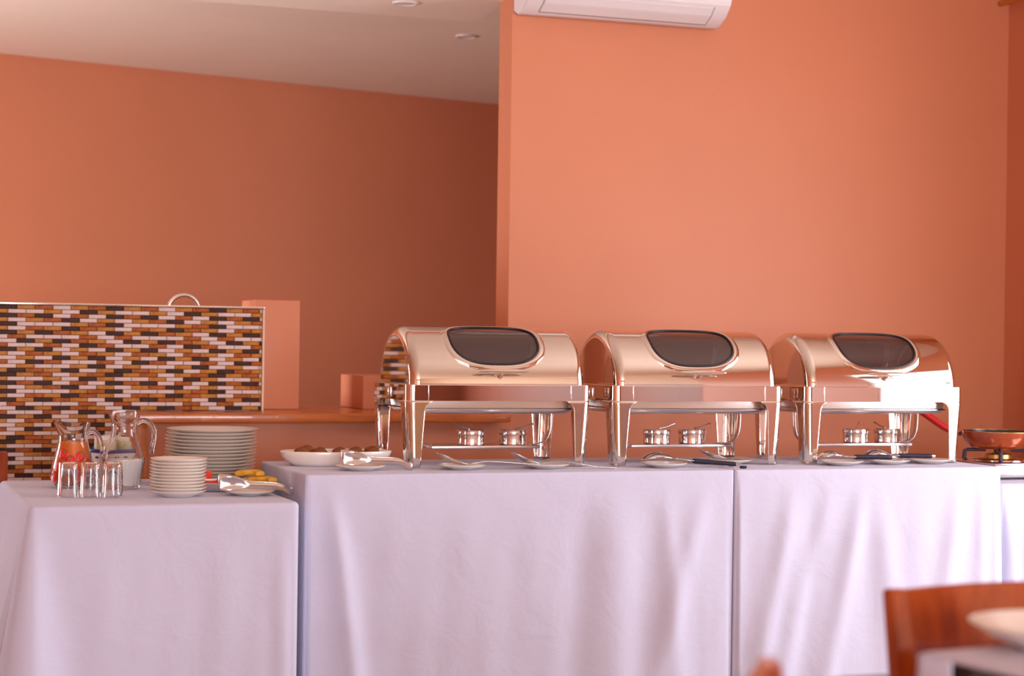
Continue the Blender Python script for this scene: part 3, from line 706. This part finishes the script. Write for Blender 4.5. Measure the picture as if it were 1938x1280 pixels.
# ------------------------------------------------------------------ jugs, tumblers, sachet bowl
def jug(name, label, loc, prof, wall, liq_z, liqm, liq_name, handle, spout_ang, flute=0.0, spout=1.0):
    t = thing(name, label, 'jug', loc)
    zt = prof[-1][1]
    def sp(p, a, r, z):
        d = math.atan2(math.sin(a - spout_ang), math.cos(a - spout_ang)); g = math.exp(-(d / .75) ** 2) * max(0, (z - (zt - .035)) / .035) * spout
        k = 1 + flute * math.cos(a * 22) * (1 if .012 < z < prof[-1][1] * .42 else 0)
        return Vector((p.x * k + math.cos(spout_ang) * .011 * g, p.y * k + math.sin(spout_ang) * .011 * g, p.z + .010 * g))
    def rad(z):
        for i in range(len(prof) - 1):
            (r0, z0), (r1, z1) = prof[i], prof[i + 1]
            if z0 <= z <= z1 and z1 > z0: return r0 + (r1 - r0) * (z - z0) / (z1 - z0)
        return prof[-1][0]
    # smooth outer profile
    pr = [(p.x, p.y) for p in spline([(a, b, 0) for a, b in prof], 5)]
    inner = [(max(r - wall, .001), z) for r, z in pr if z > .010]
    full = [(0, 0)] + pr + list(reversed(inner)) + [(0, .010)]
    lathe('glass_body', full, GLASS, t, 66, fn=sp, close=False, sharp=70)
    li = [(r, z) for r, z in inner if z < liq_z]; rl = rad(liq_z) - wall
    li = [(0, .0104)] + [(r - .0006, z + .0004) for r, z in li] + [(rl - .0006, liq_z), (0, liq_z)]
    lathe(liq_name, li, liqm, t, 66, fn=lambda p, a, r, z: sp(p, a, r, z) if z < liq_z - .004 else p, close=False, sharp=50)
    tube('handle', spline(handle, 6), [.0085 if i < 20 else .0072 for i in range((len(handle) - 1) * 6 + 1)], GLASS, t, 12)
    return t, rad
mj, _ = jug('milk_jug', 'fluted glass jug half full of milk behind the upturned tumblers', (.845, 5.87, ZL + .0007),
     [(.046, 0), (.050, .003), (.053, .02), (.060, .06), (.064, .088), (.062, .100), (.050, .135), (.041, .165), (.0385, .185), (.0395, .198), (.0385, .204), (.041, .215), (.045, .232)], .0035, .092, MILK, 'milk',
     [(.038, 0, .205), (.058, 0, .214), (.080, 0, .206), (.092, 0, .185), (.093, 0, .155), (.088, 0, .125), (.086, 0, .108)], PI * .92, flute=.02, spout=.4)
lid = lathe('stopper', [(.0, .222), (.034, .222), (.036, .226), (.037, .240), (.033, .246), (.0, .247)], GLASS, mj, 40)
jj, jr = jug('juice_jug', 'glass jug of orange juice decorated with strawberries', (.697, 5.94, ZL + .0007),
     [(.048, 0), (.052, .003), (.062, .018), (.070, .036), (.0665, .060), (.058, .095), (.049, .130), (.0455, .150), (.0455, .163), (.048, .174), (.054, .203)], .0035, .143, JUICE, 'juice',
     [(.044, 0, .172), (.062, 0, .176), (.078, 0, .160), (.088, 0, .130), (.092, 0, .095), (.090, 0, .065)], PI * .97, spout=.9)
cam_ang = math.atan2(-5.94, -.697)
for k, (da, z) in enumerate([(-.55, .108), (-.12, .088), (.42, .100), (1.0, .078), (-.75, .070), (.12, .060), (.65, .062), (-.35, .042), (.38, .034), (-.95, .036), (1.0, .040)]):
    a = cam_ang + da; r = jr(z) + .0008; nrm_ = Vector((math.cos(a), math.sin(a), .22)).normalized()
    tx = Vector((-math.sin(a), math.cos(a), 0)); tz = nrm_.cross(tx).normalized(); c = Vector((r * math.cos(a), r * math.sin(a), z))
    if tz.z < 0: tz = -tz
    V, Fc = [c + nrm_ * .0022], []; N_ = 24; tilt = .5 * (1 if k % 2 else -1)
    for q, (f, h) in enumerate(((.5, .0018), (.85, .0010), (1.0, .0))):
        for i in range(N_):
            b = 2 * PI * i / N_; u, v = .0150 * math.cos(b) * (1 + .18 * math.sin(b)), .0175 * math.sin(b)
            u, v = u * math.cos(tilt) - v * math.sin(tilt), u * math.sin(tilt) + v * math.cos(tilt)
            p = c + tx * u * f + tz * v * f + nrm_ * (h - (u * f) ** 2 / (2 * r)); V.append(p)
    for i in range(N_): Fc.append((0, 1 + i, 1 + (i + 1) % N_))
    for q in range(2):
        for i in range(N_): i2 = (i + 1) % N_; Fc.append((1 + q * N_ + i, 1 + (q + 1) * N_ + i, 1 + (q + 1) * N_ + i2, 1 + q * N_ + i2))
    sb = mesh('strawberry_print', V, Fc, STRAW, jj); sb['label'] = 'red strawberry printed on the glass'
    V, Fc = [], []; cc = c + tx * (-math.sin(tilt) * .010) + tz * (math.cos(tilt) * .010) + nrm_ * .0026
    V.append(cc)
    for i in range(10):
        b = 2 * PI * i / 10; rr = .0075 if i % 2 == 0 else .003; V.append(cc + tx * rr * math.cos(b) + tz * rr * math.sin(b) - nrm_ * .0006)
    for i in range(10): Fc.append((0, 1 + i, 1 + (i + 1) % 10))
    mesh('leaf', V, Fc, LEAF, sb, smooth=False)
    V, Fc = [], []; rnd = random.Random(k)
    for i in range(14):
        u, v = rnd.uniform(-.008, .008), rnd.uniform(-.011, .006); p = c + tx * u + tz * v + nrm_ * (.0024 - u * u / (2 * r)); n0 = len(V)
        V += [p - tx * .0006, p - tz * .0008, p + tx * .0006, p + tz * .0008]; Fc.append((n0, n0 + 1, n0 + 2, n0 + 3))
    sd = mesh('seeds', V, Fc, SEED, sb, smooth=False); sd['kind'] = 'stuff'
# tumblers, upside down
P = [(.0, .098), (.024, .098), (.0265, .095), (.0275, .078), (.0285, .05), (.0300, .012), (.0305, .0), (.0285, .0), (.0282, .012), (.0265, .05), (.0245, .074), (.020, .080), (.0, .081)]
g0 = None
for i, (x, y, lb) in enumerate([(.643, 5.592, 'upturned clear glass tumbler in front of the juice jug'), (.7065, 5.580, 'middle upturned clear glass tumbler of the row of three'), (.770, 5.568, 'upturned clear glass tumbler in front of the milk jug')]):
    if g0 is None: o = g0 = lathe('tumbler', P, GLASS, None, 60, fn=lambda p, a, r, z: Vector((p.x * (1 + .018 * math.cos(a * 12) * (1 if .02 < z < .075 and r > .026 else 0)), p.y * (1 + .018 * math.cos(a * 12) * (1 if .02 < z < .075 and r > .026 else 0)), z)), close=False, sharp=50)
    else: o = g0.copy(); C.objects.link(o)
    o.location = (x, y, ZL + .0006); o.scale = (1.03, 1.03, 1.06); o.rotation_euler.z = i * .4; tag(o, lb, 'tumbler', 'upturned glass tumblers')
# bowl of sachets
sbw = thing('sachet_bowl', 'white china bowl with blue rim full of sachets behind the jugs', 'bowl', (.845, 6.115, ZL + .0006))
lathe('bowl_body', [(0, 0), (.045, 0), (.050, .004), (.066, .03), (.079, .070), (.085, .108), (.082, .109), (.076, .072), (.062, .032), (.044, .008), (0, .008)], CHINA, sbw, 48, close=False, sharp=60)
lathe('blue_rim', [(.0847, .100), (.0862, .104), (.0862, .110), (.084, .1125), (.0815, .110), (.0815, .104)], BLUE, sbw, 48, close=False)
for k in range(16):
    a = 2 * PI * k / 16; r = .0822; p = Vector((r * math.cos(a), r * math.sin(a), .086)); t_ = Vector((-math.sin(a), math.cos(a), 0)); nn = Vector((math.cos(a), math.sin(a), -.1))
    V = [p + nn * .0012] + [p + t_ * .0075 * math.cos(b) + Vector((0, 0, .0035 * math.sin(b))) + nn * .0008 for b in [2 * PI * i / 12 for i in range(12)]]
    mesh('dark_spot', V, [(0, 1 + i, 1 + (i + 1) % 12) for i in range(12)], BLUE, sbw)
def sachet(w_, h_, m, loc, rot, lb):
    V, Fc = [], []; N1, N2 = 9, 9
    for side in (1, -1):
        for i in range(N1):
            for j in range(N2):
                u, v = -1 + 2 * i / (N1 - 1), -1 + 2 * j / (N2 - 1); V.append((u * w_ / 2, side * (.0006 + .006 * (1 - u ** 4) * (1 - v ** 4)), v * h_ / 2))
    for s in range(2):
        for i in range(N1 - 1):
            for j in range(N2 - 1):
                a = s * N1 * N2 + i * N2 + j; q = (a, a + N2, a + N2 + 1, a + 1); Fc.append(q if s == 0 else q[::-1])
    o = mesh('sachet', V, Fc, m); o.location = loc; o.rotation_euler = rot; tag(o, lb, 'sachet', 'sachets in the bowl'); solid(o, .0003)
zs = ZL + .105
for x, y, dz, rx, ry, rz, m, lb in [(-.0315, -.036, .004, .10, .05, .03, SACHY, 'yellow sachet at the front of the bowl, juice jug side'), (.0315, -.036, .001, .10, .05, -.03, SACHG, 'green and pale sachet at the front of the bowl, counter side'), (.0315, -.010, .008, .10, -.05, .03, SACHY, 'yellow sachet seen through the milk jug'),
        (-.0315, -.010, .018, .10, -.05, -.03, SACHW, 'white sachet standing highest at the juice jug side'), (-.0315, .016, .008, .10, .04, .02, SACHG, 'green and pale sachet behind the highest white one'), (.0315, .016, .014, .10, .04, -.02, SACHW, 'white sachet at the counter side of the bowl'), (.0, .042, .020, .10, -.05, .05, SACHY, 'yellow sachet at the back of the bowl')]:
    sachet(.056, .062, m, (.845 + x, 6.115 + y, zs + dz), (rx, ry, rz), lb)

# ------------------------------------------------------------------ gas stove and frying pan
gs = thing('gas_stove', 'small steel single-burner gas stove under the copper frying pan', 'stove', (3.94, 5.69, ZL + .0005))
box('body', (0, 0, .008), (.36, .34, .053), STEEL2, gs, .004)
box('top_plate', (-.003, -.003, .0532), (.363, .343, .0595), STEEL3, gs, .002)
for x in (.03, .33):
    for y in (.03, .31): lathe('foot', [(.012, 0), (.012, .0078)], BLACKP, gs, 14, loc=(x, y, 0))
bu = lathe('burner', [(.085, .0597), (.085, .0635), (.075, .067), (.052, .067), (.050, .081), (.030, .086), (.0, .0865)], BRASS, gs, 36, loc=(.15, .20, 0))
lathe('burner_ring', [(.088, .0597), (.118, .0597), (.120, .0635), (.114, .067), (.092, .065)], CHROME, gs, 40, loc=(.15, .20, 0))
for k in range(4):
    a = PI / 4 + k * PI / 2 + .25; ca, sa = math.cos(a), math.sin(a)
    tube('pan_support', [(.15 + ca * .125, .20 + sa * .125, .0605), (.15 + ca * .122, .20 + sa * .122, .092), (.15 + ca * .112, .20 + sa * .112, .0965), (.15 + ca * .045, .20 + sa * .045, .0965)], [.008, .008, .0065, .0055], IRON, gs, 8)
kn = lathe('knob', [(.022, 0), (.024, .004), (.021, .016), (.0, .017)], COPPER, gs, 24); kn.rotation_euler = (PI / 2, 0, 0); kn.location = (.18, -.0005, .030)
box('knob_grip', (-.003, -.018, .016), (.003, .018, .021), BLACKP, kn, .001)
fpn = thing('frying_pan', 'copper-coloured frying pan with red handle on the gas stove', 'pan', (4.088, 5.89, ZL + .1030))
lathe('pan_body', [(0, 0), (.080, 0), (.096, .003), (.110, .012), (.122, .028), (.130, .046), (.136, .064), (.1345, .0655)], COPPER, fpn, 56, close=False, sharp=60)
lathe('pan_inside', [(.1340, .0652), (.128, .048), (.120, .030), (.108, .015), (.094, .006), (.080, .004), (0, .004)], NONSTICK, fpn, 56, close=False, sharp=60)
tube('pan_rim', [(.1352 * math.cos(2 * PI * i / 56), .1352 * math.sin(2 * PI * i / 56), .065) for i in range(57)], .0013, BRASS, fpn, 6)
hd = tube('handle', spline([(-.128, .085, .055), (-.165, .115, .078), (-.205, .145, .112), (-.260, .185, .158), (-.285, .205, .176)], 5), [.009, .011, .0125, .013, .0135, .014] + [.014] * 12 + [.013, .012, .009], REDP, fpn, 12, flat=1.25)
hd['label'] = 'red plastic handle'
box('handle_bracket', (-.135, .070, .044), (-.112, .094, .062), STEEL3, fpn, .003)

# ------------------------------------------------------------------ dining chairs and near table
def make_chair(label):
    t = thing('dining_chair', label, 'chair', group='dark wooden dining chairs')
    W_, D_ = .42, .42
    box('seat', (-W_ / 2, -D_ + .01, .435), (W_ / 2, -.01, .465), CHAIRW, t, .008, 3)
    for s in (-1, 1):
        x = s * (W_ / 2 - .018)
        # rear leg running up into the back post
        bm = bmesh.new(); rings = []
        for (y, z, hw, hd_) in ((.045, 0, .016, .018), (.0, .25, .018, .020), (-.012, .45, .019, .022), (.005, .62, .018, .017), (.038, .79, .016, .013)):
            rings.append([bm.verts.new((x + a * hw, y + b * hd_, z)) for a, b in ((-1, -1), (1, -1), (1, 1), (-1, 1))])
        for i in range(len(rings) - 1):
            for k in range(4): k2 = (k + 1) % 4; bm.faces.new((rings[i][k], rings[i][k2], rings[i + 1][k2], rings[i + 1][k]))
        bm.faces.new(rings[0][::-1]); bm.faces.new(rings[-1])
        bmesh.ops.bevel(bm, geom=bm.edges[:], offset=.004, segments=2, affect='EDGES')
        bm_obj('rear_leg', bm, CHAIRW, t)
        box('front_leg', (x - .018, -D_ + .02, 0), (x + .018, -D_ + .056, .435), CHAIRW, t, .004)
        box('side_rail', (x - .010, -D_ + .06, .385), (x + .010, -.03, .43), CHAIRW, t, .003)
    box('front_rail', (-W_ / 2 + .04, -D_ + .028, .385), (W_ / 2 - .04, -D_ + .048, .43), CHAIRW, t, .003)
    def back(name, z0, z1, th):
        V, Fc = [], []; NX, NZ = 16, 6
        for f in (0, 1):
            for j in range(NZ + 1):
                z = z0 + (z1 - z0) * j / NZ; yb = .005 + (.033 / .17) * (z - .62)
                for i in range(NX + 1):
                    u = -1 + 2 * i / NX; V.append((u * (W_ / 2 - .034), yb + .030 * (1 - u * u) + (f - .5) * th, z))
        n1 = (NX + 1) * (NZ + 1)
        for f in (0, 1):
            for j in range(NZ):
                for i in range(NX):
                    a = f * n1 + j * (NX + 1) + i; q = (a, a + 1, a + NX + 2, a + NX + 1); Fc.append(q if f == 0 else q[::-1])
        bd = [j * (NX + 1) for j in range(NZ + 1)]
        for j in range(NZ): Fc.append((bd[j], bd[j + 1], bd[j + 1] + n1, bd[j] + n1)); Fc.append((bd[j] + NX, bd[j] + NX + n1, bd[j + 1] + NX + n1, bd[j + 1] + NX))
        for i in range(NX): Fc.append((i, i + n1, i + 1 + n1, i + 1)); b = NZ * (NX + 1) + i; Fc.append((b, b + 1, b + 1 + n1, b + n1))
        mesh(name, V, Fc, CHAIRW, t, sharp=40)
    back('backrest', .665, .788, .018); back('lower_rail', .535, .575, .016)
    return t
c0 = make_chair('dark wooden dining chair behind the small white-clothed table with a plate'); c0.location = (1.712, 2.42, 0); c0.rotation_euler.z = .04
c1 = copy_tree(c0); c1.location = (.974, 1.708, 0); c1.rotation_euler.z = math.radians(68); c1.scale = (1, 1, 1.01); c1['label'] = 'wooden dining chair turned edge-on, only its back post showing above the bottom'
c2 = copy_tree(c0); c2.location = (.345, 6.63, 0); c2.rotation_euler.z = PI; c2['label'] = 'wooden dining chair behind the lower buffet table, before the mosaic'; c2.scale = (1, 1, .955)
nt_ = thing('dining_table', 'dark dining table under a small white cloth in the foreground', 'table', (1.835, 1.78, 0), .16)
box('tabletop', (-.40, -.42, .715), (.40, .42, .745), DARKW, nt_, .004)
boxes('apron', [((-.37, -.39, .62), (.37, -.37, .714)), ((-.37, .37, .62), (.37, .39, .714)), ((-.37, -.37, .62), (-.35, .37, .714)), ((.35, -.37, .62), (.37, .37, .714))], DARKW, nt_)
for sx in (-1, 1):
    for sy in (-1, 1): box('leg', (sx * .34 - .025, sy * .36 - .025, 0), (sx * .34 + .025, sy * .36 + .025, .6195), DARKW, nt_, .004)
tc2 = thing('table_runner', 'white cloth on the foreground table, a fold hanging at its corner', 'tablecloth', (1.835, 1.78, .7455), .16)
box('cloth_top', (-.405, -.425, 0), (.405, .425, .006), CLOTH, tc2, .0025)
V, Fc = [], []
for i in range(15):
    d = .30 * i / 14
    for k in range(25):
        u = -.30 + .60 * k / 24; x = -.407 - .004 * math.sin(k * 1.3) - .02 * d
        # the fold wraps round the back corner
        s = .060 * u / .30
        if s < 0: p = (-.408 - .03 * d + .006 * math.sin(k) * d, .425 + s, .003 - d)
        else: p = (-.408 - .03 * d + s * 1.6, .429 + .03 * d + .01 * math.sin(k * 1.1) * d, .003 - d)
        V.append(p)
for i in range(14):
    for k in range(24): a = i * 25 + k; Fc.append((a, a + 1, a + 26, a + 25))
solid(mesh('corner_fold', V, Fc, CLOTH, tc2), .0015)
pl = plate_mesh('soup_plate', .125, .034, foot=.5); pl.location = (1.575, 2.115, .752); tag(pl, 'cream china soup plate on the foreground table', 'plate')
